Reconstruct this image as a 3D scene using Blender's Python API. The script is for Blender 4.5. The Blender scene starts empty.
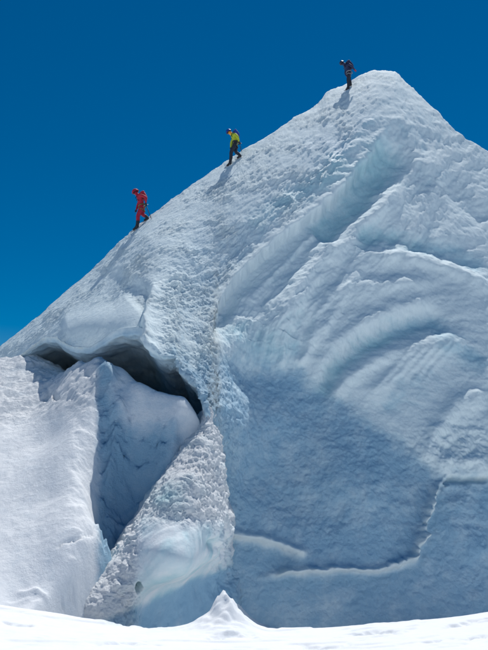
import bpy, math
import numpy as np
from mathutils import Vector, Matrix

# ------------------------------------------------------------------ camera, sky, sun, exposure
scene = bpy.context.scene
FOC, PITCH = 560.0, math.radians(12.0)            # focal length in photo pixels (488 x 650), upward tilt
CT, ST = math.cos(PITCH), math.sin(PITCH)
SUN_EL, SUN_AZ = math.radians(65.2), math.radians(25.0)   # azimuth from +Y (behind the peak) towards +X
EXPOSURE = 0.12

cam_data = bpy.data.cameras.new("camera")
cam_data.sensor_fit = 'VERTICAL'
cam_data.sensor_height = 24.0
cam_data.lens = 24.0 * FOC / 650.0
cam_data.clip_start, cam_data.clip_end = 0.05, 5000.0
cam = bpy.data.objects.new("camera", cam_data)
cam.rotation_euler = (math.radians(90) + PITCH, 0, 0)
scene.collection.objects.link(cam)
scene.camera = cam

world = bpy.data.worlds.new("World")
scene.world = world
world.use_nodes = True
wn = world.node_tree.nodes; wl = world.node_tree.links
bg = wn["Background"]
sky = wn.new("ShaderNodeTexSky")
sky.sky_type = 'NISHITA'
sky.sun_disc = False
sky.sun_elevation = SUN_EL
sky.sun_rotation = SUN_AZ
sky.altitude = 3000.0
sky.air_density, sky.dust_density, sky.ozone_density = 1.25, 0.0, 2.0
hs = wn.new("ShaderNodeHueSaturation")
hs.inputs['Saturation'].default_value = 1.65
hs.inputs['Hue'].default_value = 0.497
wl.new(sky.outputs[0], hs.inputs['Color'])
wl.new(hs.outputs[0], bg.inputs['Color'])
bg.inputs['Strength'].default_value = 0.063

S_TO = Vector((math.cos(SUN_EL) * math.sin(SUN_AZ), math.cos(SUN_EL) * math.cos(SUN_AZ), math.sin(SUN_EL)))
sun_data = bpy.data.lights.new("sun", 'SUN')
sun_data.energy = 3.6
sun_data.angle = math.radians(0.55)
sun_data.color = (1.0, 0.975, 0.93)
sun = bpy.data.objects.new("sun", sun_data)
sun.rotation_euler = S_TO.to_track_quat('Z', 'Y').to_euler()
scene.collection.objects.link(sun)

scene.view_settings.view_transform = 'Standard'
scene.view_settings.look = 'None'
scene.view_settings.gamma = 1.0
scene.view_settings.use_curve_mapping = False
scene.view_settings.exposure = EXPOSURE
scene.cycles.max_bounces = 8
scene.cycles.diffuse_bounces = 3

# ------------------------------------------------------------------ numeric helpers
rng = np.random.default_rng(11)
PERM = rng.permutation(256); PERM = np.concatenate([PERM, PERM, PERM]).astype(np.int32)
GRAD = rng.normal(size=(256, 3)); GRAD = (GRAD / np.linalg.norm(GRAD, axis=1)[:, None]).astype(np.float32)

def perlin(p):
    p = p.astype(np.float32)
    i = np.floor(p).astype(np.int32); f = p - i; i &= 255
    w = f * f * f * (f * (f * 6 - 15) + 10)
    out = 0
    for dx in (0, 1):
        for dy in (0, 1):
            for dz in (0, 1):
                h = PERM[PERM[PERM[(i[:, 0] + dx) & 255] + ((i[:, 1] + dy) & 255)] + ((i[:, 2] + dz) & 255)]
                g = GRAD[h]
                d = g[:, 0] * (f[:, 0] - dx) + g[:, 1] * (f[:, 1] - dy) + g[:, 2] * (f[:, 2] - dz)
                wx = w[:, 0] if dx else 1 - w[:, 0]
                wy = w[:, 1] if dy else 1 - w[:, 1]
                wz = w[:, 2] if dz else 1 - w[:, 2]
                out = out + d * wx * wy * wz
    return out * 1.5

def fbm(p, size, octaves=4, gain=0.5, ridged=False):
    q = p / size; a, s, tot = 1.0, 0, 0
    for k in range(octaves):
        n = perlin(q + 17.3 * k)
        if ridged: n = 1 - 2 * np.abs(n)
        s = s + a * n; tot += a; a *= gain; q = q * 2.03
    return s / tot

def billow(p, size, octaves=3, gain=0.5):
    q = p / size; a, s, tot = 1.0, 0, 0
    for k in range(octaves):
        s = s + a * (np.abs(perlin(q + 9.1 * k)) * 2 - 0.5); tot += a; a *= gain; q = q * 2.1
    return s / tot

def smooth(a, b, x):
    t = np.clip((x - a) / (b - a), 0, 1)
    return t * t * (3 - 2 * t)

def at(px, py, D):
    """a point of the place from where it is seen and how far it is"""
    px, py, D = np.asarray(px, float), np.asarray(py, float), np.asarray(D, float)
    xr, yu = (px - 244) / FOC * D, (325 - py) / FOC * D
    return np.stack([xr, D * CT - yu * ST, D * ST + yu * CT], -1)

def seen(P):
    D = P[..., 1] * CT + P[..., 2] * ST
    yu = -P[..., 1] * ST + P[..., 2] * CT
    D = np.maximum(D, 0.1)
    return 244 + P[..., 0] / D * FOC, 325 - yu / D * FOC

def tps_fit(pts, vals, lam=1e-6):
    pts = np.asarray(pts, float); vals = np.asarray(vals, float)
    sc = np.ptp(pts, axis=0).max(); c = pts.mean(0); q = (pts - c) / sc
    n = len(q)
    r2 = ((q[:, None] - q[None]) ** 2).sum(-1)
    K = 0.5 * r2 * np.log(r2 + 1e-12) + lam * np.eye(n)
    Pm = np.hstack([np.ones((n, 1)), q])
    A = np.block([[K, Pm], [Pm.T, np.zeros((3, 3))]])
    w = np.linalg.solve(A, np.concatenate([vals, np.zeros(3)]))
    def ev(x):
        x = (np.asarray(x, float) - c) / sc
        out = np.empty(len(x))
        for a in range(0, len(x), 60000):
            xx = x[a:a + 60000]
            r = ((xx[:, None] - q[None]) ** 2).sum(-1)
            out[a:a + 60000] = (0.5 * r * np.log(r + 1e-12)) @ w[:n] + w[n] + xx @ w[n + 1:]
        return out
    return ev

def smooth_curve(pts, x):
    """monotone-x smooth interpolation (pchip) of a control polyline"""
    pts = np.asarray(pts, float); X, Yv = pts[:, 0], pts[:, 1]
    h = np.diff(X); d = np.diff(Yv) / h
    m = np.zeros(len(X)); m[0], m[-1] = d[0], d[-1]
    for k in range(1, len(X) - 1):
        if d[k - 1] * d[k] > 0:
            w1, w2 = 2 * h[k] + h[k - 1], h[k] + 2 * h[k - 1]
            m[k] = (w1 + w2) / (w1 / d[k - 1] + w2 / d[k])
    x = np.clip(x, X[0], X[-1]); k = np.clip(np.searchsorted(X, x) - 1, 0, len(h) - 1)
    t = (x - X[k]) / h[k]
    return ((2*t**3 - 3*t*t + 1) * Yv[k] + (t**3 - 2*t*t + t) * h[k] * m[k]
            + (-2*t**3 + 3*t*t) * Yv[k+1] + (t**3 - t*t) * h[k] * m[k+1])

def stroke(px, py, pts, width, reach=4):
    """signed distance field to a polyline: (falloff 0..1, signed side distance, position along it)"""
    pts = np.asarray(pts, float)
    best = np.full(px.shape, 1e9); side = np.zeros(px.shape); along = np.zeros(px.shape)
    seg = np.linalg.norm(np.diff(pts, axis=0), axis=1); cum = np.concatenate([[0], np.cumsum(seg)])
    lo, hi = pts.min(0) - reach * width, pts.max(0) + reach * width
    m = (px > lo[0]) & (px < hi[0]) & (py > lo[1]) & (py < hi[1])
    x, y = px[m], py[m]
    b, s, al = np.full(x.shape, 1e9), np.zeros(x.shape), np.zeros(x.shape)
    for k in range(len(pts) - 1):
        a, e = pts[k], pts[k + 1]; v = e - a; L2 = v @ v
        t = np.clip(((x - a[0]) * v[0] + (y - a[1]) * v[1]) / L2, 0, 1)
        dx, dy = x - a[0] - t * v[0], y - a[1] - t * v[1]
        d = np.hypot(dx, dy); n = d < b
        b[n] = d[n]; s[n] = np.sign(v[0] * dy - v[1] * dx)[n] * d[n]
        al[n] = (cum[k] + t * seg[k])[n] / cum[-1]
    best[m], side[m], along[m] = b, s, al
    fall = np.exp(-(best / width) ** 2)
    ends = smooth(0, 0.12, along) * smooth(1, 0.88, along)
    return fall * (0.15 + 0.85 * ends), side, along, m

def grid_normals(P):
    du = np.gradient(P, axis=1); dv = np.gradient(P, axis=0)
    n = np.cross(du, dv); n /= np.linalg.norm(n, axis=-1, keepdims=True) + 1e-12
    return n

def grid_mesh(name, P, attrs=None, material=None):
    R, C = P.shape[:2]
    me = bpy.data.meshes.new(name)
    idx = np.arange(R * C, dtype=np.int32).reshape(R, C)
    q = np.stack([idx[:-1, :-1], idx[:-1, 1:], idx[1:, 1:], idx[1:, :-1]], -1).reshape(-1, 4)
    me.vertices.add(R * C); me.vertices.foreach_set('co', P.astype(np.float32).ravel())
    me.loops.add(q.size); me.loops.foreach_set('vertex_index', q.ravel())
    me.polygons.add(len(q)); me.polygons.foreach_set('loop_start', np.arange(0, q.size, 4, dtype=np.int32))
    me.update(calc_edges=True)
    me.polygons.foreach_set('use_smooth', np.ones(len(q), bool))
    for k, v in (attrs or {}).items():
        a = me.attributes.new(k, 'FLOAT', 'POINT'); a.data.foreach_set('value', np.clip(v, 0, 1).astype(np.float32).ravel())
    o = bpy.data.objects.new(name, me); scene.collection.objects.link(o)
    if material: me.materials.append(material)
    return o

# ------------------------------------------------------------------ materials
def snow_material(name, snow=(0.81, 0.83, 0.85), ice=(0.29, 0.48, 0.63), teal=(0.42, 0.65, 0.71), bump=0.30, grain=9.0):
    m = bpy.data.materials.new(name); m.use_nodes = True
    nt = m.node_tree; N, L = nt.nodes, nt.links
    b = N['Principled BSDF']
    tc = N.new('ShaderNodeTexCoord')
    def attr(k):
        a = N.new('ShaderNodeAttribute'); a.attribute_name = k; return a.outputs['Fac']
    def noise(scale, detail, rough):
        n = N.new('ShaderNodeTexNoise'); n.inputs['Scale'].default_value = scale; n.inputs['Detail'].default_value = detail
        n.inputs['Roughness'].default_value = rough; L.new(tc.outputs['Object'], n.inputs['Vector']); return n.outputs['Fac']
    def math_(op, a, b_):
        n = N.new('ShaderNodeMath'); n.operation = op
        for k, v in enumerate((a, b_)):
            if isinstance(v, (int, float)): n.inputs[k].default_value = v
            else: L.new(v, n.inputs[k])
        return n.outputs[0]
    def mixed(f, a, b_):
        n = N.new('ShaderNodeMix'); n.data_type = 'RGBA'; L.new(f, n.inputs['Factor'])
        for k, v in (('A', a), ('B', b_)):
            if isinstance(v, tuple): n.inputs[k].default_value = (*v, 1)
            else: L.new(v, n.inputs[k])
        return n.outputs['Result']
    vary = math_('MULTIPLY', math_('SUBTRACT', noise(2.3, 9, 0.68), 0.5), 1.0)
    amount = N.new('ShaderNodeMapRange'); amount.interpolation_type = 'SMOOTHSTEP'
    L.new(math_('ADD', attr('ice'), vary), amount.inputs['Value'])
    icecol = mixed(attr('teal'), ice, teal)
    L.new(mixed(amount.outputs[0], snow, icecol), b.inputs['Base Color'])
    rr = N.new('ShaderNodeMapRange'); rr.inputs['To Min'].default_value = 0.8; rr.inputs['To Max'].default_value = 0.45
    L.new(amount.outputs[0], rr.inputs['Value']); L.new(rr.outputs[0], b.inputs['Roughness'])
    b.inputs['Specular IOR Level'].default_value = 0.25
    bp = N.new('ShaderNodeBump'); bp.inputs['Distance'].default_value = 0.07
    L.new(math_('ADD', math_('MULTIPLY', attr('rough'), 0.6), bump), bp.inputs['Strength'])
    L.new(noise(grain, 7, 0.72), bp.inputs['Height']); L.new(bp.outputs['Normal'], b.inputs['Normal'])
    return m

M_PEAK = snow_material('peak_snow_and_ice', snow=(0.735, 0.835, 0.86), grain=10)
M_GROUND = snow_material('ground_snow', bump=0.22, grain=12)
M_SPUR = snow_material('spur_snow_and_ice', grain=11)

# ------------------------------------------------------------------ the peak
RIDGE = [(-220, 520), (-120, 442), (-60, 394), (0, 346), (26, 326), (56, 300), (97, 264), (133, 230), (164, 206), (197, 181),
         (244, 150), (284, 125), (319, 102), (327, 93), (344, 85), (361, 75), (376, 70), (394, 71), (404, 80), (429, 104),
         (454, 129), (488, 151), (560, 205), (660, 285), (760, 380)]
LIP = [(-220, 640), (-120, 520), (-60, 440), (0, 372), (25, 352), (38, 345), (46, 341), (54, 341), (62, 346), (74, 351), (86, 352),
       (98, 346), (110, 338), (124, 333), (134, 333), (143, 340), (151, 353), (165, 361), (174, 362), (182, 375), (192, 385),
       (200, 396), (206, 408), (212, 440), (222, 560), (240, 655), (760, 655)]
DEPTH = [  # (x, y, metres)
    (-220, 520, 16.6), (-120, 442, 18.4), (0, 346, 20.2), (56, 300, 21.0), (97, 264, 21.8), (133, 230, 22.7), (197, 181, 24.6), (244, 150, 25.9),
    (284, 125, 27.1), (327, 93, 28.9), (344, 85, 29.6), (376, 70, 30.7), (404, 80, 30.9), (454, 129, 29.9), (488, 151, 29.4),
    (660, 285, 26), (760, 380, 24.5),
    (-120, 520, 16.8), (0, 372, 19.6), (40, 343, 19.3), (62, 348, 18.5), (88, 355, 17.9), (110, 338, 17.2), (134, 333, 16.7), (151, 353, 16.1),
    (174, 362, 16.2), (192, 385, 15.9), (206, 408, 15.4),
    (80, 310, 19.7), (110, 300, 19.3), (150, 290, 18.7), (150, 240, 21.0), (190, 300, 19.2), (215, 268, 20.8), (185, 240, 21.2), (210, 340, 18.1),
    (230, 200, 23.2), (250, 240, 22.0), (240, 300, 20.0), (300, 160, 25.4), (340, 120, 27.6), (370, 90, 29.3),
    (320, 210, 23.7), (360, 200, 24.4), (390, 150, 27.0), (430, 160, 27.4), (400, 220, 24.2), (470, 230, 25.0), (370, 300, 21.3), (460, 310, 21.7),
    (280, 340, 19.6), (240, 380, 18.4), (340, 400, 19.1), (430, 400, 19.5), (560, 400, 19.8), (250, 460, 17.4), (340, 480, 17.7), (440, 490, 17.9),
    (235, 540, 16.2), (300, 560, 16.5), (400, 570, 16.7), (488, 570, 16.9), (240, 640, 15.4), (350, 640, 15.7), (488, 640, 15.9), (650, 600, 16.8), (760, 640, 16.4)]
DEPTH = np.array(DEPTH, float)
inv_depth = tps_fit(DEPTH[:, :2], 1 / DEPTH[:, 2], lam=2e-5)

us = np.concatenate([np.linspace(-220, -24, 50, endpoint=False), np.linspace(-24, 192, 320, endpoint=False), np.linspace(192, 246, 260, endpoint=False), np.linspace(246, 512, 400), np.linspace(512, 760, 51)[1:]])
NF = 640
vs = np.linspace(0, 1, NF)
U, V = np.meshgrid(us, vs)
rid, lip = smooth_curve(RIDGE, us), smooth_curve(LIP, us)
lip = lip - 4.0 * smooth(20, 45, us) * smooth(212, 195, us)
PY = rid[None] + (lip - rid)[None] * V
PX = U.copy()
D = 1 / np.maximum(inv_depth(np.stack([PX.ravel(), PY.ravel()], -1)), 1e-3).reshape(PX.shape)
D = D + (1.5 + 1.1 * smooth(270, 330, PX)) * np.exp(-(PY - rid[None]) / 20.0) * smooth(470, 380, PX)      # the crest rolls over
face = at(PX, PY, D)

# behind the crest the snow falls away; under the arch the roof runs inwards
back_knots = np.array([(26, -30), (14, -14.5), (7, -6.2), (3, -2.1), (1.2, -0.55), (0.45, -0.08)])
tb = np.linspace(0, 1, 46)[:-1]
kk = np.linspace(0, 1, len(back_knots) + 1); bk = np.vstack([back_knots, (0, 0)])
bdy, bdz = np.interp(tb, kk, bk[:, 0]), np.interp(tb, kk, bk[:, 1])
back = face[0][None] + np.stack([np.zeros((45, len(us))) + 0.25 * bdy[:, None], np.tile(bdy[:, None], (1, len(us))), np.tile(bdz[:, None], (1, len(us)))], -1)
cave_w = smooth(212, 196, us)[None, :, None]
tu = np.linspace(0, 1, 90)[1:]
ceil_k = np.array([(0, 0), (0.14, -0.16), (0.55, -0.24), (1.8, -0.30), (4.2, -0.85), (7.5, -2.0), (8.6, -5), (9, -9)])
wall_k = np.array([(0, 0), (0, -0.3), (0, -0.7), (0, -1.2), (0, -1.8), (0, -2.5), (0, -3.3), (0, -4)])
kk = np.linspace(0, 1, 8)
tu = tu ** 1.25
cy, cz = np.interp(tu, kk, ceil_k[:, 0])[:, None], np.interp(tu, kk, ceil_k[:, 1])[:, None]
wy, wz = np.interp(tu, kk, wall_k[:, 0])[:, None], np.interp(tu, kk, wall_k[:, 1])[:, None]
under = face[-1][None] + np.concatenate([np.zeros((89, len(us), 1)),
        (cy[:, :, None] * cave_w + wy[:, :, None] * (1 - cave_w)), (cz[:, :, None] * cave_w + wz[:, :, None] * (1 - cave_w))], -1)
P = np.concatenate([back, face, under], 0)
FX = np.concatenate([np.tile(us, (45, 1)), PX, np.tile(us, (89, 1))]); 
FY = np.concatenate([np.tile(rid, (45, 1)) - 6, PY, np.tile(lip, (89, 1)) + np.linspace(1, 60, 89)[:, None]])
R0 = 45                                                   # the crest's row
shape = FX.shape
Nrm = grid_normals(P)
if Nrm[R0 + 300, 800, 1] > 0: Nrm = -Nrm
fx, fy, fp = FX.ravel(), FY.ravel(), P.reshape(-1, 3)

disp = np.zeros(fx.size); ice = np.zeros(fx.size)
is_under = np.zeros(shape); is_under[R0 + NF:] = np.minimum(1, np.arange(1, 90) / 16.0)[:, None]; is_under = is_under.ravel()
below_ridge = fy - np.interp(fx, us, rid)
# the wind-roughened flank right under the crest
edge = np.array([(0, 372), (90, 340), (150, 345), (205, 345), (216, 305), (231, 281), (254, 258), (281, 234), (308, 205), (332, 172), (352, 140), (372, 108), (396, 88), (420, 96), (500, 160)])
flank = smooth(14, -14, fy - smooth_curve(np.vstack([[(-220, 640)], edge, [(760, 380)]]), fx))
smoothmass = stroke(fx, fy, [(60, 330), (90, 325), (120, 318), (140, 300)], 17)[0]      # smooth hanging snow over the cave
drift_dir = np.array([0.53, 0.45, 0.72]); drift_dir /= np.linalg.norm(drift_dir)
al = fp @ drift_dir
stretched = fp - 0.72 * al[:, None] * drift_dir
low = fbm(fp, 2.6, 3)
rough = fbm(stretched, 0.19, 4, 0.62)
ridges = fbm(stretched + 31, 0.55, 4, 0.6, ridged=True)
lumps = billow(fp + 0.12 * low[:, None], 0.40, 4, 0.6)
cauli = smooth(150, 175, fx) * smooth(230, 205, fx) * smooth(250, 300, fy) * smooth(420, 395, fy)
fl = flank * (1 - 0.85 * smoothmass) * (1 - is_under)
patch = smooth(-0.25, 0.35, fbm(fp + 50, 1.5, 4, 0.6))
disp += fl * ((0.05 + 0.09 * patch) * rough + 0.06 * ridges * patch + 0.07 * low)
disp += cauli * (0.03 + 0.14 * smooth(-0.3, 0.4, fbm(fp + 53, 0.9, 3))) * lumps
lipline = np.abs(fy - np.interp(fx, us, lip))
disp += 0.16 * smoothmass * (1 - is_under) * (1 - np.exp(-(lipline / 9) ** 2))
# the shaded face
facew = (1 - flank) * (1 - is_under)
fine = fbm(fp, 0.20, 3, 0.6)
lowerwall = smooth(-15, 15, fy + 18 * fbm(fp + 70, 1.1, 4, 0.6) - smooth_curve([(-220, 400), (205, 355), (240, 364), (290, 370), (320, 384), (370, 418), (420, 458), (450, 474), (488, 478), (760, 500)], fx)) * (1 - is_under)
disp += facew * (0.05 * low + 0.018 * fine)
disp += facew * lowerwall * (0.03 * fine + 0.05 * fbm(fp + 7, 0.6, 3) + 0.02 * fbm(fp * np.array([1, 1, 3.0]) + 2, 1.2, 2))
upper = facew * (1 - lowerwall)
wl_dir = np.array([0.62, -0.05, 0.35]); wl_dir /= np.linalg.norm(wl_dir)
st2 = fp - 0.60 * (fp @ wl_dir)[:, None] * wl_dir
soft = smooth(-0.3, 0.5, fbm(fp + 90, 1.9, 3))
disp += upper * ((0.015 + 0.04 * soft) * fbm(st2, 0.4, 4, 0.6) + 0.14 * fbm(st2 + 5, 1.5, 3))
disp += upper * 0.035 * (1 - soft) * fbm(fp + 3, 0.28, 3, 0.6)

warp = 0.9 * fbm(fp + 60, 0.5, 3), 0.9 * fbm(fp + 80, 0.5, 3)
wx_ = fx + 3.2 * warp[0] + 5 * low; wy_ = fy + 3.2 * warp[1]
def ledge(pts, width, height, drop=0.0, wt=None):
    """a raised rib along a line, with the ground on its one side set lower"""
    global disp
    f, s, a, m = stroke(wx_, wy_, pts, width, 26 if drop else 4)
    disp += height * f * (1 - is_under)
    if drop:
        ends = smooth(0, 0.2, a) * smooth(1, 0.8, a) * m
        disp -= drop * ends * smooth(0, width * 0.9, s) * np.exp(-np.clip(s, 0, None) / (width * 5)) * (1 - is_under)
def paint(pts, width, v):
    global ice
    ice += v * stroke(wx_, wy_, pts, width)[0]

main_lip = [(394, 118), (372, 150), (345, 182), (308, 216), (281, 234), (254, 258), (231, 281), (217, 305), (210, 330), (206, 350)]
ledge(main_lip[::-1], 6, 0.16, 0.55)
ledge([(158, 282), (150, 302), (145, 322), (144, 340), (148, 354)], 6, 0.14, 0.30)               # edge of the rimed block over the cave
lipline = np.abs(fy - np.interp(fx, us, lip))
lip_w = np.exp(-(lipline / 9) ** 2) * smooth(138, 150, fx) * smooth(216, 206, fx)
disp += lip_w * (0.08 + 0.22 * fbm(fp + 5, 0.55, 4, 0.6))
ledge([(408, 178), (389, 194), (372, 214), (354, 232), (338, 246), (320, 257), (300, 285), (288, 312), (280, 345)], 11, 0.34)
ledge([(400, 140), (380, 170), (360, 196), (335, 224), (318, 240)], 16, -0.50)                   # the trough of blue ice
ledge([(355, 236), (385, 232), (420, 244), (455, 256), (488, 272)], 9, -0.16)
ledge([(345, 252), (390, 255), (430, 262), (488, 285)], 7, 0.12)
ledge([(450, 318), (425, 318), (395, 328), (360, 346), (335, 370), (322, 395)], 10, -0.28)
ledge([(430, 300), (395, 310), (360, 325), (335, 345), (318, 372)], 8, 0.16)
ledge([(470, 345), (430, 352), (395, 372), (365, 400)], 9, 0.12)
ledge([(345, 265), (400, 258), (450, 270), (492, 290)], 7, 0.12)
ledge([(326, 302), (350, 290), (390, 284), (435, 282)], 9, 0.14)
ledge([(328, 402), (345, 380), (375, 360), (420, 345), (462, 335)], 8, 0.18)
ledge([(300, 368), (309, 345), (326, 322)], 5, 0.14)
for k in range(5):
    ledge([(372 + 13 * k, 392 - 3 * k), (392 + 13 * k, 370 - 3 * k), (416 + 12 * k, 345 - 2 * k)], 2.6, 0.035)
ledge([(440, 180), (462, 200), (490, 222)], 9, -0.12)
ledge([(400, 110), (410, 140), (425, 165), (445, 185)], 8, 0.10)
ledge([(488, 395), (455, 405), (430, 440), (425, 465)], 10, 0.18)
for x0, w, h in ((234, 3.5, .05), (243, 3, .06), (252, 3.5, .05), (262, 3, .07), (272, 4, .05), (284, 3.5, .08), (297, 4, .06), (309, 4, .08), (322, 4.5, .07)):
    ledge([(x0 + 42, 268), (x0 + 22, 292), (x0 + 8, 318), (x0, 345), (x0 - 3, 370)], w, h)
for k in range(5):                                                                              # thin layers in the lip's flank
    ledge([(330 - 6 * k, 222 + 5 * k), (296 - 4 * k, 246 + 5 * k), (262, 272 + 5 * k), (240 + k, 302 + 5 * k), (226 + 2 * k, 335 + 4 * k)], 2.2, 0.05)
# the step that crosses the lower wall
step = [(218, 530), (240, 535), (262, 539), (285, 546), (312, 556)]
ledge(step, 4.5, 0.22, 0.12)
step2 = [(262, 577), (296, 572), (330, 570), (370, 570), (398, 566), (416, 556), (422, 538), (427, 515), (432, 494), (445, 477)]
wob = 3.0
chunk = 0.5 + 0.9 * smooth(-0.2, 0.4, fbm(fp + 15, 0.5, 3, 0.6))
f_, s_, a_, m_ = stroke(wx_ + 2.5 * warp[1], wy_ + 2.5 * warp[0], step2, 3.4)
disp += 0.30 * f_ * chunk * (1 - is_under)
ledge(step2, 3.4, 0.04, 0.15)
riser = stroke(wx_ + 3 * warp[1], wy_, [(412, 560), (420, 540), (426, 516), (434, 494), (450, 476)], 5.0)[0]
disp += riser * (0.06 + 0.26 * billow(fp + 41, 0.45, 3, 0.55)) * (1 - is_under)
ledge([(440, 486), (447, 479), (462, 480), (488, 479)], 2.6, -0.24)
ledge([(430, 470), (450, 462), (475, 462), (500, 466)], 10, 0.14)
near_notch = np.exp(-(((fx - 455) / 45) ** 2 + ((fy - 450) / 28) ** 2)) * (1 - is_under)
disp += near_notch * 0.22 * billow(fp + 11, 0.7, 4, 0.55)
ledge([(262, 400), (300, 430), (345, 470), (380, 510)], 16, 0.10)
ledge([(240, 470), (290, 500), (350, 520)], 14, -0.10)
ledge([(450, 495), (460, 530), (485, 560)], 12, 0.12)
by_spur = np.exp(-(((fx - 222) / 22) ** 2)) * smooth(355, 390, fy) * smooth(545, 500, fy) * (1 - is_under)
disp += by_spur * 0.10 * lumps
f_, s_, a_, m_ = stroke(wx_, wy_, main_lip[::-1], 60, 6)
fan = upper * m_ * smooth(2, 14, s_) * smooth(150, 70, s_)
lay = np.stack([s_ / 8.0 + 0.5 * low, a_ * 7 + s_ / 60, low], -1)
strata = fbm(lay, 1.0, 3, 0.6, ridged=True)
strata2 = fbm(lay * np.array([0.28, 0.5, 1]) + 9, 1.0, 3, 0.5)
disp += fan * (0.05 * strata + 0.18 * strata2)
lay2 = np.stack([(wy_ - 0.25 * wx_ + 0.0016 * (wx_ - 400) ** 2) / 9.0, wx_ / 70, low * 0.5], -1)     # the snow mass on the right: layers that sag
st3 = fbm(lay2 + 3, 1.0, 4, 0.6, ridged=True)
right_w = upper * smooth(60, 140, s_) * m_
disp += right_w * 0.022 * st3
ice += fan * (-0.30 * strata - 0.35 * strata2) - right_w * 0.32 * st3
# right of the step the wall is set a little forward and smoother
# blue ice and white snow, with some shade put into the tint
ice += 0.10 * flank + 0.22 * (1 - flank) + 0.56 * lowerwall * (1 - flank)  # lower wall is shaded snow; its blue shade is painted in as ice tint
ice += 0.50 * flank * smooth(150, 215, fx) * smooth(205, 260, fy) * (0.6 + 0.8 * fbm(fp + 56, 0.6, 3, 0.6))  # shade on the lower flank, put into the colour with the ice tint
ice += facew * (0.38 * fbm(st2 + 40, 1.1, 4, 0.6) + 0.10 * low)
paint([(396, 142), (376, 172), (355, 200), (332, 226), (316, 240)], 17, 0.60)
paint([(345, 150), (320, 180), (295, 195), (270, 212), (245, 232)], 13, 0.40)
paint([(376, 110), (352, 138), (335, 165)], 9, 0.25)
paint([(352, 240), (380, 236), (420, 246), (460, 256), (492, 272)], 12, 0.45)
paint([(452, 322), (425, 322), (395, 332), (360, 350), (335, 374), (322, 400)], 12, 0.45)
paint([(440, 370), (410, 385), (380, 410)], 10, 0.30)
paint([(230, 320), (240, 345), (280, 350), (310, 350)], 14, 0.35)
paint(main_lip[2:], 6, -0.5)
paint([(408, 180), (389, 196), (354, 234), (320, 259), (296, 290)], 10, -0.45)
paint([(345, 265), (400, 260), (450, 272), (492, 292)], 8, -0.45)
paint([(326, 304), (350, 292), (390, 286), (435, 284)], 10, -0.40)
paint([(328, 402), (345, 380), (375, 360), (420, 345)], 8, -0.45)
paint([(300, 368), (309, 345), (326, 322)], 5, -0.5)
paint([(432, 330), (455, 350), (492, 368)], 14, 0.45)
paint([(440, 180), (462, 200), (490, 222)], 9, 0.30)
paint([(300, 150), (330, 140), (350, 150)], 10, 0.30)
paint([(430, 200), (470, 215), (500, 230)], 22, -0.30)
paint([(360, 285), (420, 288), (488, 310)], 20, -0.35)
paint([(488, 380), (455, 410), (440, 450)], 16, -0.30)
paint(step, 5, -0.8); paint(step2, 4.5, -0.8)
ice += 0.25 * cauli * smooth(-0.1, -0.4, lumps)
# roof of the cave
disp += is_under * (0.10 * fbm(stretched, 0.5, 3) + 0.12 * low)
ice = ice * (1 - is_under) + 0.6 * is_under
teal = np.zeros(fx.size)
for pts_, w_, v_ in (([(396, 142), (376, 172), (355, 200), (332, 226), (316, 240)], 18, 1.0), ([(345, 150), (320, 180), (295, 195), (270, 212), (245, 232)], 16, 0.7),
                     ([(352, 240), (380, 236), (420, 246)], 14, 0.5), ([(395, 332), (360, 350), (335, 374), (322, 400)], 14, 0.8), ([(230, 300), (280, 330), (320, 300)], 22, 0.6)):
    teal += v_ * stroke(wx_, wy_, pts_, w_)[0]
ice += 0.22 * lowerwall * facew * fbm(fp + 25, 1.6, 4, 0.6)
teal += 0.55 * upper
for pts_, w_, v_ in (([(398, 138), (376, 172), (355, 200), (332, 226), (316, 240)], 15, 0.45), ([(352, 238), (385, 235), (425, 246), (470, 260), (495, 272)], 9, 0.45),
                     ([(455, 320), (425, 321), (395, 331), (360, 349), (335, 373), (320, 400)], 9, 0.45), ([(345, 150), (318, 180), (290, 198), (262, 218)], 11, 0.35),
                     ([(232, 318), (250, 345), (285, 350), (315, 345)], 14, 0.30), ([(436, 338), (460, 352), (495, 366)], 10, 0.35)):
    ice += 0.6 * v_ * stroke(wx_, wy_, pts_, w_)[0]
roughness = np.maximum(fl * (0.3 + 0.7 * patch), cauli) + 0.5 * facew * lowerwall + 0.2 * upper * soft

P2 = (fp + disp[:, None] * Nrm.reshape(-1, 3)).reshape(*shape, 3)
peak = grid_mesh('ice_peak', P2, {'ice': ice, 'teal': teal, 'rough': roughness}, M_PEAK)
peak['kind'] = 'structure'
peak['label'] = 'steep snow and blue ice peak with a sunlit crest and shaded face'
peak['category'] = 'mountain'

# ------------------------------------------------------------------ the spur below the arch
SPUR = [
 [(198, 418, 17.5), (203, 411, 16.2), (207, 407, 15.6), (212, 407, 15.6), (216, 408, 16.4), (219, 412, 18.0)],
 [(180, 450, 17.0), (188, 438, 15.5), (200, 436, 14.8), (211, 438, 14.8), (219, 442, 15.6), (224, 446, 18.0)],
 [(152, 492, 16.2), (163, 477, 14.3), (185, 472, 13.5), (205, 475, 13.6), (221, 480, 14.8), (228, 486, 17.6)],
 [(122, 534, 15.2), (137, 517, 13.3), (165, 511, 12.6), (200, 514, 12.8), (226, 522, 14.2), (234, 526, 17.0)],
 [(102, 565, 14.2), (117, 550, 12.6), (150, 546, 12.1), (188, 545, 12.2), (220, 541, 13.8), (236, 545, 16.6)],
 [(82, 590, 13.2), (94, 578, 12.0), (138, 578, 11.9), (166, 574, 12.0), (206, 558, 13.4), (236, 558, 16.4)],
 [(76, 612, 12.4), (86, 602, 11.5), (132, 602, 11.8), (148, 600, 12.7), (188, 580, 14.0), (238, 582, 15.9)],
 [(72, 650, 11.6), (82, 640, 11.1), (130, 645, 11.6), (146, 645, 12.4), (190, 645, 13.6), (244, 645, 15.4)],
]
SPUR = np.array(SPUR, float)
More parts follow.
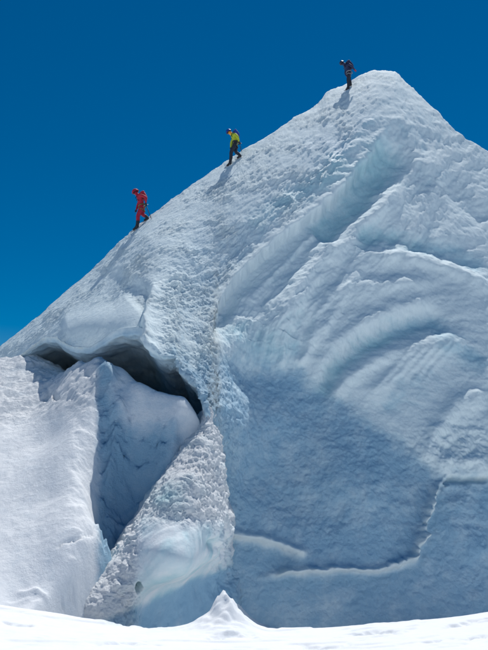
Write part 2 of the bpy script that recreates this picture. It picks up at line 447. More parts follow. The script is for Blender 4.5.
def cubic_grid(T, nr, nc):
    """smooth interpolation of a control table"""
    def along(A, n):
        m = A.shape[0]; t = np.linspace(0, m - 1, n); k = np.clip(t.astype(int), 0, m - 2); f = (t - k)[:, None, None]
        g = lambda i: A[np.clip(i, 0, m - 1)]
        p0, p1, p2, p3 = g(k - 1), g(k), g(k + 1), g(k + 2)
        return 0.5 * (2 * p1 + (p2 - p0) * f + (2 * p0 - 5 * p1 + 4 * p2 - p3) * f**2 + (3 * p1 - p0 - 3 * p2 + p3) * f**3)
    return along(along(T, nr).transpose(1, 0, 2), nc).transpose(1, 0, 2)
G = cubic_grid(SPUR, 420, 330)
SX, SY = G[..., 0].ravel(), G[..., 1].ravel()
sp = at(G[..., 0], G[..., 1], G[..., 2])
sn = grid_normals(sp)
if sn[200, 160, 1] > 0: sn = -sn
q = sp.reshape(-1, 3)
bulge = smooth(510, 535, SY - 0.05 * (SX - 180)) * smooth(128, 150, SX) * smooth(245, 220, SX)
lw = fbm(q, 1.2, 3); lump = billow(q + 0.1 * lw[:, None], 0.30, 4, 0.6)
flow = np.array([0.75, -0.1, 0.65]); fq = q - 0.75 * (q @ flow)[:, None] * flow
sp_patch = smooth(-0.3, 0.4, fbm(q + 21, 0.8, 3, 0.6))
sd = (1 - bulge) * ((0.02 + 0.11 * sp_patch) * lump + 0.18 * lw + 0.05 * fbm(q, 0.2, 3, 0.6)) + bulge * (0.06 * fbm(fq, 0.35, 3) + 0.10 * lw)
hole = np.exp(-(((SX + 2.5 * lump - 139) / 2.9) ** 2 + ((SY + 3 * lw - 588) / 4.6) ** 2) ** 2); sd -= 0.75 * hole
sd += smooth(200, 222, SX) * 0.22 * fbm(q + 13, 0.5, 4, 0.6)
sd += 0.28 * np.exp(-(((SX - 172) / 26) ** 2 + ((SY - 556) / 20) ** 2))
hole2 = np.exp(-(((SX - 213) / 5) ** 2 + ((SY - 545) / 5) ** 2)); sd -= 0.25 * hole2
under_b = smooth(0, 10, SY - np.interp(SX, [95, 132, 150, 190, 236], [620, 603, 598, 574, 560]))  # below the bulge, where shade is put into the colour
s_ice_shade = 0.10 + 0.36 * bulge + 0.55 * bulge * fbm(fq + 4, 0.5, 3) + 0.45 * np.exp(-(((SX - 165) / 22) ** 2 + ((SY - 500) / 18) ** 2)) + 0.3 * lw + 1.5 * hole + 0.6 * under_b  # real ice on the bulge; hole and underside get painted shade
SP = (q + sd[:, None] * sn.reshape(-1, 3)).reshape(sp.shape)
spur = grid_mesh('ice_spur', SP, {'ice': s_ice_shade, 'teal': 1 - under_b, 'rough': 1 - bulge}, M_SPUR)
spur['kind'] = 'structure'
spur['label'] = 'rough sunlit spur ending in a smooth pale ice bulge below the cave'
spur['category'] = 'ice spur'

# ------------------------------------------------------------------ the snow ground
W = []
def g(px, py, d): W.append(at(px, py, d))
def gw(x, y, z): W.append(np.array([x, y, z], float))
RIM = [(-150, 592, 9.6), (0, 607, 10.0), (60, 615, 10.2), (130, 626, 10.4), (200, 629, 10.6), (260, 630, 10.8), (330, 627, 11.0), (400, 622, 11.2), (488, 612, 11.4), (640, 596, 11.8)]
for x, y, z in ((-14, 0, -1.5), (0, 0, -1.7), (14, 0, -1.7), (-8, 5, -1.75), (0, 5, -2.1), (8, 5, -2.2), (0, -12, -1.6), (-20, -12, -1.2), (20, -12, -1.8), (22, 8, -2.5)): gw(x, y, z)
rimw = np.array([at(*r) for r in RIM])
FORE = np.array(W + list(rimw) + [c + np.array([0, 2.5, -0.2]) for c in rimw])
W.clear()
for x in (-0.3, 1.5, 4, 7, 11): gw(x, 13.2, -4.8); gw(x, 11.5, -4.4)
for x in (1, 4, 8, 13): gw(x, 16.5, -5.2)
gw(20, 20, -5); gw(10, 26, -6); gw(24, 34, -8); gw(0, 30, -3); gw(-10, 32, -2)
def gp(px, py, slope=0.70, y0=11.2, z0=-2.75):
    """where that line of sight meets the plane of the left-hand slope"""
    r = at(px, py, 1.0); t = (z0 - slope * y0) / (r[2] - slope * r[1]); W.append(r * t)
for px, py in ((-150, 570), (-150, 480), (-150, 420), (-60, 400), (0, 597), (0, 550), (0, 500), (0, 440), (0, 400), (0, 366), (50, 600), (50, 550), (50, 500),
               (50, 440), (50, 400), (28, 356), (56, 376), (84, 592), (84, 545)):
    gp(px, py, y0=11.5)
for r in ((62, 383, 17.2), (80, 395, 16.1), (91, 418, 15.3), (91, 442, 14.7), (84, 470, 14.0), (86, 492, 13.4), (93, 518, 12.8),
          (95, 362, 17.6), (75, 363, 18.2), (120, 368, 16.7), (140, 385, 16.0), (161, 396, 15.7), (178, 402, 15.5), (200, 408, 15.5),
          (112, 400, 15.9), (108, 450, 15.0), (104, 500, 14.2), (102, 550, 13.3),
          (140, 420, 15.4), (140, 450, 15.2), (140, 500, 14.6), (130, 550, 13.7), (170, 427, 15.2), (185, 440, 15.0)):
    g(*r)
for r in ((95, 362, 17.6), (75, 363, 18.2), (120, 368, 16.7), (140, 385, 16.0), (161, 396, 15.7), (178, 402, 15.5)):
    c = at(*r)
    gw(c[0], c[1] + 0.5, c[2] - 0.06); gw(c[0], c[1] + 1.3, c[2] - 0.40)
gw(-3.5, 19.5, 1.0); gw(-5, 21, 1.6); gw(-2.0, 19.5, 0.7); gw(-1, 21, 0.2); gw(-8, 24, 2.2)
for x, y, z in ((-1.3, 12.7, -5.0), (-0.6, 13.4, -5.6), (-1.8, 13.5, -5.0), (-1.2, 14.4, -5.6), (-0.4, 15.0, -6.0), (0.2, 15.6, -6.0), (-0.4, 17.5, -4.0), (-2.0, 12.6, -4.2)): gw(x, y, z)
for px, py, d in RIM[:4]:
    c = at(px, py, d); gw(c[0], c[1] + 0.5, c[2] - 0.30); gw(c[0], c[1] - 1.0, c[2] - 0.45)
W = np.array(W)
ground_h = tps_fit(W[:, :2], W[:, 2], lam=4e-5)
fore_h = tps_fit(FORE[:, :2], FORE[:, 2], lam=1e-5)
# a fan of rows, dense where the snow is near
gx = np.concatenate([np.linspace(-60, -11, 36, endpoint=False), np.linspace(-11, 9.5, 560), np.linspace(9.5, 60, 37)[1:]])
gy = np.concatenate([np.linspace(-40, 6.5, 40, endpoint=False), np.linspace(6.5, 21, 640), np.linspace(21, 60, 30)[1:]])
GX, GY = np.meshgrid(gx, gy)
xy = np.stack([GX.ravel(), GY.ravel()], -1)
cl = np.stack([np.clip(xy[:, 0], -20, 22), np.clip(xy[:, 1], -12, 34)], -1)
GZ = ground_h(cl)
rim_y = np.interp(xy[:, 0], rimw[:, 0], rimw[:, 1])
past = smooth(0.0, 0.55, xy[:, 1] - rim_y)
# the hollow right of the spur
A_, B_ = at(205, 420, 15.9)[:2], at(112, 588, 12.0)[:2]; dv_ = (B_ - A_) / np.linalg.norm(B_ - A_)
right_of = (xy[:, 0] - A_[0]) * -dv_[1] + (xy[:, 1] - A_[1]) * dv_[0]
hollow = smooth(-0.35, 0.15, right_of - 0.45 * smooth(15.45, 15.8, xy[:, 1]))
hollow = np.maximum(hollow, smooth(-1.22, -0.98, xy[:, 0])) * smooth(17.5, 16.2, xy[:, 1])
GZ = GZ * (1 - hollow) + np.minimum(GZ, -5.0) * hollow
GZ -= 0.42 * np.exp(-((xy[:, 0] + 1.32) / 0.32) ** 2 - ((xy[:, 1] - 15.75) / 0.6) ** 2)
GZ = fore_h(np.stack([cl[:, 0], np.minimum(cl[:, 1], rim_y + 2)], -1)) * (1 - past) + GZ * past
q = np.stack([xy[:, 0], xy[:, 1], GZ], -1)
gpx, gpy = seen(q)
q2 = np.stack([xy[:, 0], xy[:, 1], 0 * GZ], -1)
# the pointed drift on the rim
c0 = at(228, 612, 10.95)
rx, ry = (q[:, 0] - c0[0]), (q[:, 1] - c0[1])
cone_r = np.hypot(rx / np.where(rx < 0, 0.36, 0.27), ry / 0.5)
cone = 1.02 * np.exp(-np.sqrt(cone_r ** 2 + 0.03) ** 1.1)
GZ += cone * (1 + 0.6 * fbm(q2 + 71, 0.35, 4, 0.6))
apron = smooth(10.9, 12.2, q[:, 1]) * smooth(-1.0, -2.2, q[:, 0])
wind = q2 @ np.array([[0.9, -0.42, 0], [0.42, 0.9, 0], [0, 0, 1]])
crust = fbm(wind * np.array([0.4, 1.4, 1]), 0.7, 4, 0.55)
up = apron * smooth(435, 400, gpy + 0.15 * (gpx - 40)) * smooth(125, 80, gpx)
GZ += 0.03 * fbm(q2, 2.4, 3) + 0.016 * fbm(q2 + 3, 0.35, 3) * (0.3 + apron)
GZ += 0.02 * crust * (1 - apron) * (np.abs(q[:, 1] - 9) < 12)
edge_w = apron * smooth(60, 80, gpx) * smooth(118, 100, gpx)
GZ += edge_w * 0.24 * fbm(q + 61, 0.8, 5, 0.62) + apron * 0.025 * fbm(wind + 81, 0.22, 3, 0.6) + apron * 0.06 * fbm(wind * np.array([0.5, 1.2, 1]) + 5, 1.1, 4, 0.55)
GZ += up * (0.08 * np.sign(crust) * np.abs(crust) ** 0.6 + 0.16 * billow(q2, 0.8, 4, 0.6) + 0.05 * fbm(q2 + 9, 0.25, 3, 0.6))
def gstroke(pts, width, h, drop=0):
    global GZ
    f, s, a, m = stroke(gpx, gpy, pts, width)
    GZ += h * f
    if drop: GZ -= drop * f * smooth(0, width * 0.5, s)
gw1, gw2 = fbm(q2 + 20, 0.35, 3, 0.6), fbm(q2 + 33, 0.35, 3, 0.6)
gpx, gpy = gpx + 5 * gw1, gpy + 3.5 * gw2
near = smooth(13, 11.5, q[:, 1])
GZ += near * 0.03 * smooth(0.05, 0.16, fbm(wind * np.array([0.35, 1.5, 1]) + 12, 0.9, 4, 0.55))          # wind-packed layers
gstroke([(56, 548), (70, 538), (84, 533), (95, 533)], 1.2, -0.06, 0.05)
gstroke([(55, 608), (66, 599), (75, 596), (90, 598)], 1.3, -0.07, 0.05)
gstroke([(15, 596), (35, 592), (52, 602)], 3, 0.06, 0.04)
gstroke([(44, 402), (50, 392), (60, 400)], 2, -0.2)
gstroke([(104, 385), (108, 400), (113, 430), (112, 460)], 1.6, 0.07, 0.06)
gstroke([(92, 370), (96, 384), (92, 398)], 1.6, 0.06)
gstroke([(118, 430), (112, 465), (104, 500), (100, 530)], 2.0, 0.10, 0.10)
for pts_ in ([(440, 628), (470, 622), (495, 617)], [(330, 638), (360, 634), (400, 632)], [(90, 645), (120, 643), (160, 645)], [(0, 622), (20, 625), (34, 625)],
             [(420, 645), (450, 640), (488, 637)], [(205, 641), (240, 638), (262, 640)], [(300, 646), (330, 647), (352, 644)]):
    gstroke(pts_, 1.0, -0.06, 0.05)
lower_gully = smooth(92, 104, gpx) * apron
gstroke([(98, 362), (110, 384), (117, 420), (117, 462), (108, 508)], 8, 0.40)
GZ += lower_gully * 0.60 * fbm(q * np.array([1, 1, 0.8]) + 44, 0.6, 5, 0.62) * smooth(395, 435, gpy)
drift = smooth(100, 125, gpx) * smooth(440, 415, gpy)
g_ice_shade = 0.04 + 0.20 * up * smooth(0.0, -0.4, crust) + 0.85 * lower_gully * (1 - 0.65 * drift)  # ice tint in the gully paints in the shade of the deep hollow
GP = np.stack([GX, GY, GZ.reshape(GX.shape)], -1)
ground = grid_mesh('snow_ground', GP, {'ice': g_ice_shade, 'rough': 0.7 * up + 0.4 * apron + 0.5 * lower_gully * (1 - drift)}, M_GROUND)
ground['kind'] = 'structure'
ground['label'] = 'wind-crusted snow slope and sunlit foreground rim below the peak'
ground['category'] = 'snow'
# the snowfield goes on beyond the near sheet
me = bpy.data.meshes.new('snowfield')
me.from_pydata([(-2500, -2500, -12), (2500, -2500, -12), (2500, 2500, -12), (-2500, 2500, -12)], [], [(0, 1, 2, 3)])
me.materials.append(M_GROUND)
sf = bpy.data.objects.new('snowfield', me); scene.collection.objects.link(sf)
sf['kind'] = 'structure'

# ------------------------------------------------------------------ the climbers
def plain(name, col, rough=0.7, grain=60.0, var=0.25):
    m = bpy.data.materials.new(name); m.use_nodes = True
    N, L = m.node_tree.nodes, m.node_tree.links; b = N['Principled BSDF']
    tc = N.new('ShaderNodeTexCoord'); n = N.new('ShaderNodeTexNoise'); n.inputs['Scale'].default_value = grain; n.inputs['Detail'].default_value = 3
    L.new(tc.outputs['Object'], n.inputs['Vector'])
    mx = N.new('ShaderNodeMix'); mx.data_type = 'RGBA'
    mx.inputs['A'].default_value = (*[c * (1 - var) for c in col], 1); mx.inputs['B'].default_value = (*[min(1, c * (1 + var)) for c in col], 1)
    L.new(n.outputs['Fac'], mx.inputs['Factor']); L.new(mx.outputs['Result'], b.inputs['Base Color'])
    b.inputs['Roughness'].default_value = rough
    n2 = N.new('ShaderNodeTexNoise'); n2.inputs['Scale'].default_value = 14; n2.inputs['Detail'].default_value = 3
    L.new(tc.outputs['Object'], n2.inputs['Vector'])
    bp = N.new('ShaderNodeBump'); bp.inputs['Strength'].default_value = 0.5; bp.inputs['Distance'].default_value = 0.03
    L.new(n2.outputs['Fac'], bp.inputs['Height']); L.new(bp.outputs['Normal'], b.inputs['Normal'])
    return m
RED = plain('red_shell', (0.38, 0.008, 0.035)); DARK = plain('black_fabric', (0.02, 0.022, 0.03)); NAVY = plain('navy_shell', (0.012, 0.02, 0.07))
LIME = plain('lime_shell', (0.42, 0.50, 0.03)); BLUE = plain('blue_nylon', (0.01, 0.05, 0.30)); TROUSER = plain('dark_trousers', (0.018, 0.024, 0.04))
SKIN = plain('skin', (0.55, 0.28, 0.17), 0.55); OLIVE = plain('olive_webbing', (0.14, 0.12, 0.04)); STEEL = plain('steel', (0.32, 0.33, 0.35), 0.35)
BUFF = plain('orange_face_scarf', (0.75, 0.27, 0.03)); GREY = plain('grey_webbing', (0.22, 0.23, 0.26)); WINE = plain('wine_mitten', (0.35, 0.03, 0.05))
HELM_D = plain('dark_helmet', (0.03, 0.02, 0.04), 0.35); HELM_B = plain('blue_helmet', (0.01, 0.045, 0.28), 0.35); HELM_N = plain('navy_helmet', (0.02, 0.025, 0.06), 0.35)
LENS = plain('goggle_lens', (0.01, 0.01, 0.015), 0.12); WHITE = plain('white_print', (0.75, 0.75, 0.75))

rows = slice(R0, R0 + 200)
surf = P2[rows].reshape(-1, 3)
def snow_z(x, y):
    d = (surf[:, 0] - x) ** 2 + (surf[:, 1] - y) ** 2
    k = np.argsort(d)[:6]
    return float(surf[k, 2].mean())
def stand_at(px, py):
    """the snow surface seen there"""
    qx, qy = seen(surf)
    k = np.argmin((qx - px) ** 2 + (qy - py) ** 2)
    return surf[k].copy()

def link(name, me, parent=None, mat=None):
    o = bpy.data.objects.new(name, me); scene.collection.objects.link(o)
    if parent: o.parent = parent
    if mat: me.materials.append(mat)
    for p in me.polygons: p.use_smooth = True
    return o

def skin_mesh(name, verts, radii, edges, root=0, sub=2):
    me = bpy.data.meshes.new(name + '_frame'); me.from_pydata(verts, edges, [])
    o = bpy.data.objects.new(name + '_frame', me); scene.collection.objects.link(o)
    sk = o.modifiers.new('skin', 'SKIN'); sk.use_smooth_shade = True; sk.branch_smoothing = 0.6
    for i, v in enumerate(me.skin_vertices[0].data):
        r = radii[i]; v.radius = r if isinstance(r, tuple) else (r, r); v.use_root = (i == root)
    sb = o.modifiers.new('sub', 'SUBSURF'); sb.levels = sub; sb.render_levels = sub
    dg = bpy.context.evaluated_depsgraph_get()
    out = bpy.data.meshes.new_from_object(o.evaluated_get(dg)); out.name = name
    bpy.data.objects.remove(o); bpy.data.meshes.remove(me)
    return out

def tube_mesh(name, pts, rad, n=8):
    pts = [Vector(p) for p in pts]; V, F = [], []
    for i, p in enumerate(pts):
        d = (pts[min(i + 1, len(pts) - 1)] - pts[max(i - 1, 0)]).normalized()
        a = d.orthogonal().normalized(); b = d.cross(a)
        r = rad[i] if isinstance(rad, (list, tuple)) else rad
        for k in range(n):
            t = 2 * math.pi * k / n; V.append(p + a * r * math.cos(t) + b * r * math.sin(t))
    for i in range(len(pts) - 1):
        for k in range(n): F.append((i * n + k, i * n + (k + 1) % n, (i + 1) * n + (k + 1) % n, (i + 1) * n + k))
    F.append(tuple(range(n))[::-1]); F.append(tuple((len(pts) - 1) * n + k for k in range(n)))
    me = bpy.data.meshes.new(name); me.from_pydata(V, [], F); return me

def ellipsoid(name, c, r, tilt=0.0, cut=None, nu=20, nv=14, power=1.0):
    """rounded body about c, leaning by tilt about Y; cut drops everything below that relative height"""
    V, F = [], []
    lo = -math.pi / 2 if cut is None else math.asin(cut)
    for j in range(nv + 1):
        ph = lo + (math.pi / 2 - lo) * j / nv
        for k in range(nu):
            th = 2 * math.pi * k / nu
            f = lambda v: math.copysign(abs(v) ** power, v)
            V.append(Vector((r[0] * f(math.cos(ph)) * f(math.cos(th)), r[1] * f(math.cos(ph)) * f(math.sin(th)), r[2] * f(math.sin(ph)))))
    for j in range(nv):
        for k in range(nu): F.append((j * nu + k, j * nu + (k + 1) % nu, (j + 1) * nu + (k + 1) % nu, (j + 1) * nu + k))
    F.append(tuple(range(nu))[::-1])
    Rm = Matrix.Rotation(tilt, 3, 'Y'); V = [Rm @ v + Vector(c) for v in V]
    me = bpy.data.meshes.new(name); me.from_pydata(V, [], F); return me

def ring_mesh(name, c, rx, ry, thick, height, tilt=0.0, n=24):
    V, F = [], []; Rm = Matrix.Rotation(tilt, 3, 'Y')
    for k in range(n):
        t = 2 * math.pi * k / n
        for dr, dz in ((-thick, -height), (thick, -height), (thick, height), (-thick, height)):
            V.append(Rm @ Vector(((rx + dr) * math.cos(t), (ry + dr) * math.sin(t), dz)) + Vector(c))
    for k in range(n):
        for m in range(4): F.append((k * 4 + m, ((k + 1) % n) * 4 + m, ((k + 1) % n) * 4 + (m + 1) % 4, k * 4 + (m + 1) % 4))
    me = bpy.data.meshes.new(name); me.from_pydata(V, [], F); return me

def climber(foot, J, mats, label, helmet_mat, helmet_r=0.125):
    """J: joints (x back, y away, z up) about the leading foot, the person facing -X; returns the person and its joints"""
    base = stand_at(*foot)
    person = bpy.data.objects.new('person', None); scene.collection.objects.link(person)
    person.location = base; person.scale = (1, 1, 1); person['label'] = label; person['category'] = 'person'; person['group'] = 'climbers on the snow crest'
    J = {k: Vector(v) * 1.07 for k, v in J.items()}
    for sd_ in 'ab':                                       # set each boot on the snow under it
        a = J['ankle_' + sd_]; gz = snow_z(base[0] + a.x, base[1] + a.y) - base[2]
        dz = gz + 0.105 - a.z
        a.z += dz; J['knee_' + sd_].z += 0.5 * dz
        tz = snow_z(base[0] + J['toe_' + sd_].x, base[1] + J['toe_' + sd_].y) - base[2]
        J['toe_' + sd_].z = max(min(tz + 0.055, a.z - 0.02), a.z - 0.16)
    V, Rr, E, part = [], [], [], []
    idx = {}
    def add(k, r, p=None, seg='jacket'):
        idx[k] = len(V); V.append(J[k] if isinstance(k, str) and k in J else p); Rr.append(r)
    def edge(a, b, seg): E.append((idx[a], idx[b])); part.append((idx[a], idx[b], seg))
    add('pelvis', (0.145, 0.17)); add('spine', (0.145, 0.165)); add('chest', (0.165, 0.195)); add('neck', 0.075)
    add('head', (0.095, 0.09)); add('crown', 0.075)
    edge('pelvis', 'spine', 'jacket'); edge('spine', 'chest', 'jacket'); edge('chest', 'neck', 'jacket'); edge('neck', 'head', 'face'); edge('head', 'crown', 'face')
    J['nose'] = J['head'] + (J['head'] - J['crown']) * 0.25 + Vector((-0.115, 0, -0.015)); add('nose', 0.022); edge('head', 'nose', 'face')
    for sd_, sy in (('a', -1), ('b', 1)):
        hip = 'hip_' + sd_; J[hip] = J['pelvis'] + Vector((0, 0.09 * sy, -0.07)); add(hip, 0.105); edge('pelvis', hip, 'trousers')
        mid = J[hip].lerp(J['knee_' + sd_], 0.5); J['thigh_' + sd_] = mid; add('thigh_' + sd_, 0.108); edge(hip, 'thigh_' + sd_, 'trousers')
        add('knee_' + sd_, 0.088); edge('thigh_' + sd_, 'knee_' + sd_, 'trousers')
        J['calf_' + sd_] = J['knee_' + sd_].lerp(J['ankle_' + sd_], 0.4) + Vector((0.02, 0, 0)); add('calf_' + sd_, 0.086); edge('knee_' + sd_, 'calf_' + sd_, 'trousers')
        J['cuff_' + sd_] = J['knee_' + sd_].lerp(J['ankle_' + sd_], 0.78); add('cuff_' + sd_, 0.078); edge('calf_' + sd_, 'cuff_' + sd_, 'boots')
        add('ankle_' + sd_, 0.062); edge('cuff_' + sd_, 'ankle_' + sd_, 'boots')
        J['heel_' + sd_] = J['ankle_' + sd_] + Vector((0.06, 0, -0.05)); add('heel_' + sd_, 0.042); edge('ankle_' + sd_, 'heel_' + sd_, 'boots')
        add('toe_' + sd_, (0.045, 0.05)); edge('ankle_' + sd_, 'toe_' + sd_, 'boots')
        sh = 'shoulder_' + sd_; add(sh, 0.085); edge('chest', sh, 'jacket')
        add('elbow_' + sd_, 0.072); edge(sh, 'elbow_' + sd_, 'jacket')
        add('wrist_' + sd_, 0.045); edge('elbow_' + sd_, 'wrist_' + sd_, 'jacket')
        fd = (J['wrist_' + sd_] - J['elbow_' + sd_]).normalized()
        J['palm_' + sd_] = J['wrist_' + sd_] + fd * 0.08; add('palm_' + sd_, (0.04, 0.03)); edge('wrist_' + sd_, 'palm_' + sd_, 'gloves')
        fw = Vector((-1, 0, 0)); fw = (fw - fd * fw.dot(fd)).normalized()
        curl = Vector((0, -sy, 0)); 
        for f in range(4):
            o = J['palm_' + sd_] + fw * (0.030 - 0.020 * f)
            L = (0.062, 0.070, 0.066, 0.052)[f]
            pts = [o + fd * L * 0.5 + curl * 0.006, o + fd * L * 0.85 + curl * 0.028, o + fd * L * 0.8 + curl * 0.055]
            prev = 'palm_' + sd_
            for n_, p_ in enumerate(pts):
                k_ = 'finger_%s%d%d' % (sd_, f, n_); add(k_, 0.0105 - 0.001 * n_, p_); edge(prev, k_, 'gloves'); prev = k_
        o = J['wrist_' + sd_] + fd * 0.035
        prev = 'wrist_' + sd_
        for n_, p_ in enumerate((o + fw * 0.045 + curl * 0.012, o + fw * 0.055 + fd * 0.045 + curl * 0.03)):
            k_ = 'thumb_%s%d' % (sd_, n_); add(k_, 0.012 - 0.001 * n_, p_); edge(prev, k_, 'gloves'); prev = k_
    me = skin_mesh('body', V, Rr, E)
    names = ['jacket', 'trousers', 'boots', 'gloves', 'face']
    A = np.array([V[a] for a, b, c in part]); B = np.array([V[b] for a, b, c in part])
    rad = np.array([np.mean(Rr[b]) for a, b, c in part]); ids = np.array([names.index(c) for a, b, c in part])
    cen = np.zeros(len(me.polygons) * 3); me.polygons.foreach_get('center', cen); cen = cen.reshape(-1, 3)
    AB = B - A; t = np.clip(((cen[:, None] - A) * AB).sum(-1) / ((AB ** 2).sum(-1) + 1e-9), 0, 1)
    dd = np.linalg.norm(cen[:, None] - A - t[..., None] * AB, axis=-1) - 0.6 * rad
    me.polygons.foreach_set('material_index', ids[dd.argmin(1)].astype(np.int32))
    body = bpy.data.objects.new('body', me); scene.collection.objects.link(body); body.parent = person
    me.materials.clear()
    for n_ in names: me.materials.append(mats[n_])
    me.polygons.foreach_set('material_index', ids[dd.argmin(1)].astype(np.int32))
    up = (J['crown'] - J['neck']).normalized(); tilt = math.atan2(up.x, up.z)
    c = J['head'] + up * 0.035
    h = link('helmet', ellipsoid('helmet', c, (helmet_r + 0.015, helmet_r - 0.01, helmet_r + 0.005), tilt, cut=-0.05), person, helmet_mat)
    link('brim', ring_mesh('brim', c - up * 0.008, helmet_r + 0.016, helmet_r - 0.008, 0.006, 0.01, tilt), h, helmet_mat)
    fwd = Matrix.Rotation(tilt, 3, 'Y') @ Vector((-1, 0, 0))
    gl = link('goggles', ellipsoid('goggles', J['head'] + fwd * 0.085 + up * 0.0, (0.035, 0.08, 0.036), tilt, power=0.7), person, LENS)
    link('strap', ring_mesh('strap', J['head'] + up * 0.012, 0.105, 0.100, 0.004, 0.015, tilt), gl, DARK)
    pd = (J['spine'] - J['pelvis']).normalized(); pt_ = math.atan2(pd.x, pd.z)
    hb = link('harness', ring_mesh('harness', J['pelvis'] + pd * 0.03, 0.155, 0.185, 0.012, 0.025, pt_), person, mats['harness'])
    for sd_ in 'ab':
        d = (J['knee_' + sd_] - J['hip_' + sd_]).normalized()
        link('leg_loop', ring_mesh('leg_loop', J['hip_' + sd_] + d * 0.10, 0.112, 0.112, 0.010, 0.02, math.atan2(-d.x, -d.z)), hb, mats['harness'])
    for k_, (x_, z_) in enumerate(((0.10, -0.10), (0.13, -0.06), (0.02, -0.11))):
        link('gear_sling', tube_mesh('gear_sling', [J['pelvis'] + Vector((x_, -0.17 + 0.05 * k_, 0.02)), J['pelvis'] + Vector((x_ + 0.02, -0.19 + 0.05 * k_, z_)), J['pelvis'] + Vector((x_ + 0.03, -0.18 + 0.05 * k_, z_ - 0.08))], 0.014), hb, mats['harness'])
    return person, J, base

def crampons(person, J):
    for sd_ in 'ab':
        a, t = J['ankle_' + sd_], J['toe_' + sd_]; hl = J['heel_' + sd_]
        pts = []
        me = tube_mesh('crampon', [hl + Vector((0.03, 0, -0.04)), hl.lerp(t, 0.5) + Vector((0, 0, -0.05)), t + Vector((-0.05, 0, -0.05)), t + Vector((-0.10, 0, -0.075))], [0.018, 0.022, 0.02, 0.006])
        link('crampon', me, person, STEEL)

def backpack(person, J, mat, lid_mat, r, off, label=None):
    d = (J['neck'] - J['spine']).normalized(); tilt = math.atan2(d.x, d.z)
    bk_ = Matrix.Rotation(tilt, 3, 'Y') @ Vector((1, 0, 0))
    c = J['chest'] + bk_ * off[0] + d * off[1]
    b = link('backpack', ellipsoid('backpack', c, r, tilt, power=0.6), person, mat)
    link('lid', ellipsoid('lid', c + d * r[2] * 0.9, (r[0] * 0.95, r[1] * 0.95, 0.06), tilt, power=0.6), b, lid_mat)
    for sy in (-1, 1):
        y = 0.11 * sy
        pts = [c + d * r[2] * 0.8 + Vector((0, y, 0)), J['chest'] + d * 0.17 + Vector((0, y, 0)), J['chest'] - bk_ * 0.165 + d * 0.05 + Vector((0, y, 0)), J['chest'] - bk_ * 0.10 - d * 0.13 + Vector((0, y * 1.4, 0)), c - d * r[2] * 0.7 + Vector((0, y, 0))]
        link('shoulder_strap', tube_mesh('shoulder_strap', pts, 0.018), b, DARK)
    return b

def ice_axe(person, grip, tip, label):
    """an axe carried spike down: the head lies in the hand"""
    base = Vector(person.location)
    o = bpy.data.objects.new('ice_axe', None); scene.collection.objects.link(o); o.location = base + tip
    o['label'] = label; o['category'] = 'ice axe'; o['group'] = 'ice axes in the climbers\' hands'
    top = grip - tip; d = top.normalized(); side = Vector((-1, 0, 0)); side = (side - d * side.dot(d)).normalized()
    link('shaft', tube_mesh('shaft', [d * 0.06, top], 0.014), o, DARK)
    link('spike', tube_mesh('spike', [Vector((0, 0, 0)), d * 0.03, d * 0.09], [0.003, 0.010, 0.014]), o, STEEL)
    link('pick', tube_mesh('pick', [top, top + side * 0.08 + d * 0.008, top + side * 0.16 - d * 0.03], [0.014, 0.011, 0.004]), o, STEEL)
    link('adze', tube_mesh('adze', [top, top - side * 0.05, top - side * 0.09 - d * 0.012], [0.014, 0.014, 0.022]), o, STEEL)

# red suit
Jr = dict(pelvis=(.17, 0, .92), spine=(.13, 0, 1.08), chest=(.07, 0, 1.27), neck=(-.04, 0, 1.42), head=(-.115, 0, 1.53), crown=(-.145, 0, 1.60),
          knee_a=(.03, -.10, .50), ankle_a=(.02, -.10, .10), toe_a=(-.15, -.11, 0), knee_b=(.17, .09, .56), ankle_b=(.40, .09, .40), toe_b=(.24, .09, .27),
          shoulder_a=(.10, -.19, 1.33), elbow_a=(.35, -.27, 1.20), wrist_a=(.36, -.25, .98), shoulder_b=(.05, .19, 1.33), elbow_b=(-.06, .25, 1.06), wrist_b=(-.10, .20, .86))
pr, Jr, br = climber((137, 228), Jr, dict(jacket=RED, trousers=RED, boots=DARK, gloves=DARK, face=RED, harness=OLIVE),
                     'climber in a red suit with its hood up stepping down the crest', RED, 0.135)
crampons(pr, Jr); backpack(pr, Jr, RED, RED, (0.11, 0.15, 0.17), (0.20, 0.02))
tip = Vector((.65, -.23, 0)); tip.z = snow_z(br[0] + tip.x, br[1] + tip.y) - br[2]
ice_axe(pr, Jr['palm_a'] + Vector((0.0, 0.02, -0.02)), tip, 'long-shafted ice axe trailing from the hand of the climber in red')
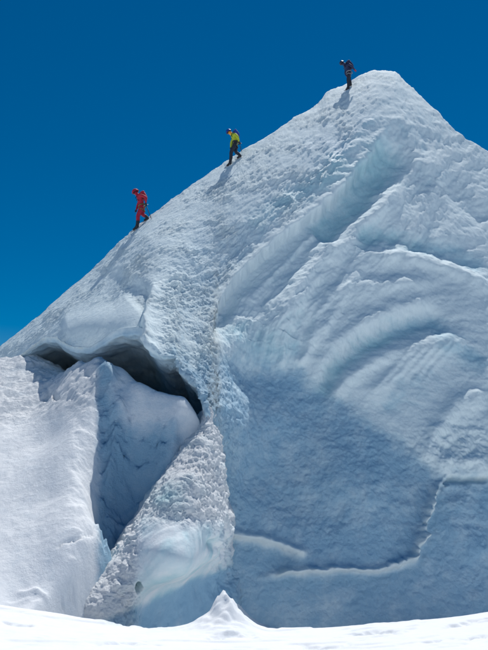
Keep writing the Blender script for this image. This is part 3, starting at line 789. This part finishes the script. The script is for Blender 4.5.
# lime jacket
Jg = dict(pelvis=(.25, 0, .98), spine=(.26, 0, 1.13), chest=(.20, 0, 1.31), neck=(.05, 0, 1.45), head=(-.04, 0, 1.52), crown=(-.06, 0, 1.59),
          knee_a=(.05, -.10, .54), ankle_a=(.02, -.10, .10), toe_a=(-.14, -.11, 0), knee_b=(.25, .09, .58), ankle_b=(.47, .09, .42), toe_b=(.31, .09, .30),
          shoulder_a=(.21, -.19, 1.34), elbow_a=(.34, -.26, 1.13), wrist_a=(.41, -.25, .93), shoulder_b=(.15, .19, 1.34), elbow_b=(.05, .25, 1.10), wrist_b=(.04, .22, .90))
pg, Jg, bg_ = climber((230, 163), Jg, dict(jacket=LIME, trousers=TROUSER, boots=DARK, gloves=DARK, face=BUFF, harness=DARK),
                      'climber in a lime jacket and dark trousers with a blue pack', HELM_B)
crampons(pg, Jg); backpack(pg, Jg, BLUE, BLUE, (0.09, 0.14, 0.17), (0.17, 0.05))
tip = Vector((.56, -.25, 0.43)); ice_axe(pg, Jg['palm_a'] + Vector((0.0, 0.02, -0.02)), tip, 'short ice axe held spike down by the climber in lime')
# navy
Jb = dict(pelvis=(.09, 0, .93), spine=(.08, 0, 1.10), chest=(.0, 0, 1.30), neck=(-.15, 0, 1.45), head=(-.24, 0, 1.50), crown=(-.27, 0, 1.57),
          knee_a=(.0, -.10, .50), ankle_a=(.0, -.10, .10), toe_a=(-.16, -.12, 0), knee_b=(.12, .10, .54), ankle_b=(.18, .10, .22), toe_b=(.03, .12, .10),
          shoulder_a=(.03, -.19, 1.33), elbow_a=(.20, -.26, 1.12), wrist_a=(.34, -.22, .98), shoulder_b=(-.02, .19, 1.33), elbow_b=(-.04, .25, 1.06), wrist_b=(.02, .22, .90))
pb, Jb, bb = climber((348, 89), Jb, dict(jacket=NAVY, trousers=TROUSER, boots=DARK, gloves=WINE, face=NAVY, harness=GREY),
                     'climber in navy clothes bending over just below the summit', HELM_N)
crampons(pb, Jb); backpack(pb, Jb, NAVY, NAVY, (0.13, 0.18, 0.23), (0.19, -0.02))
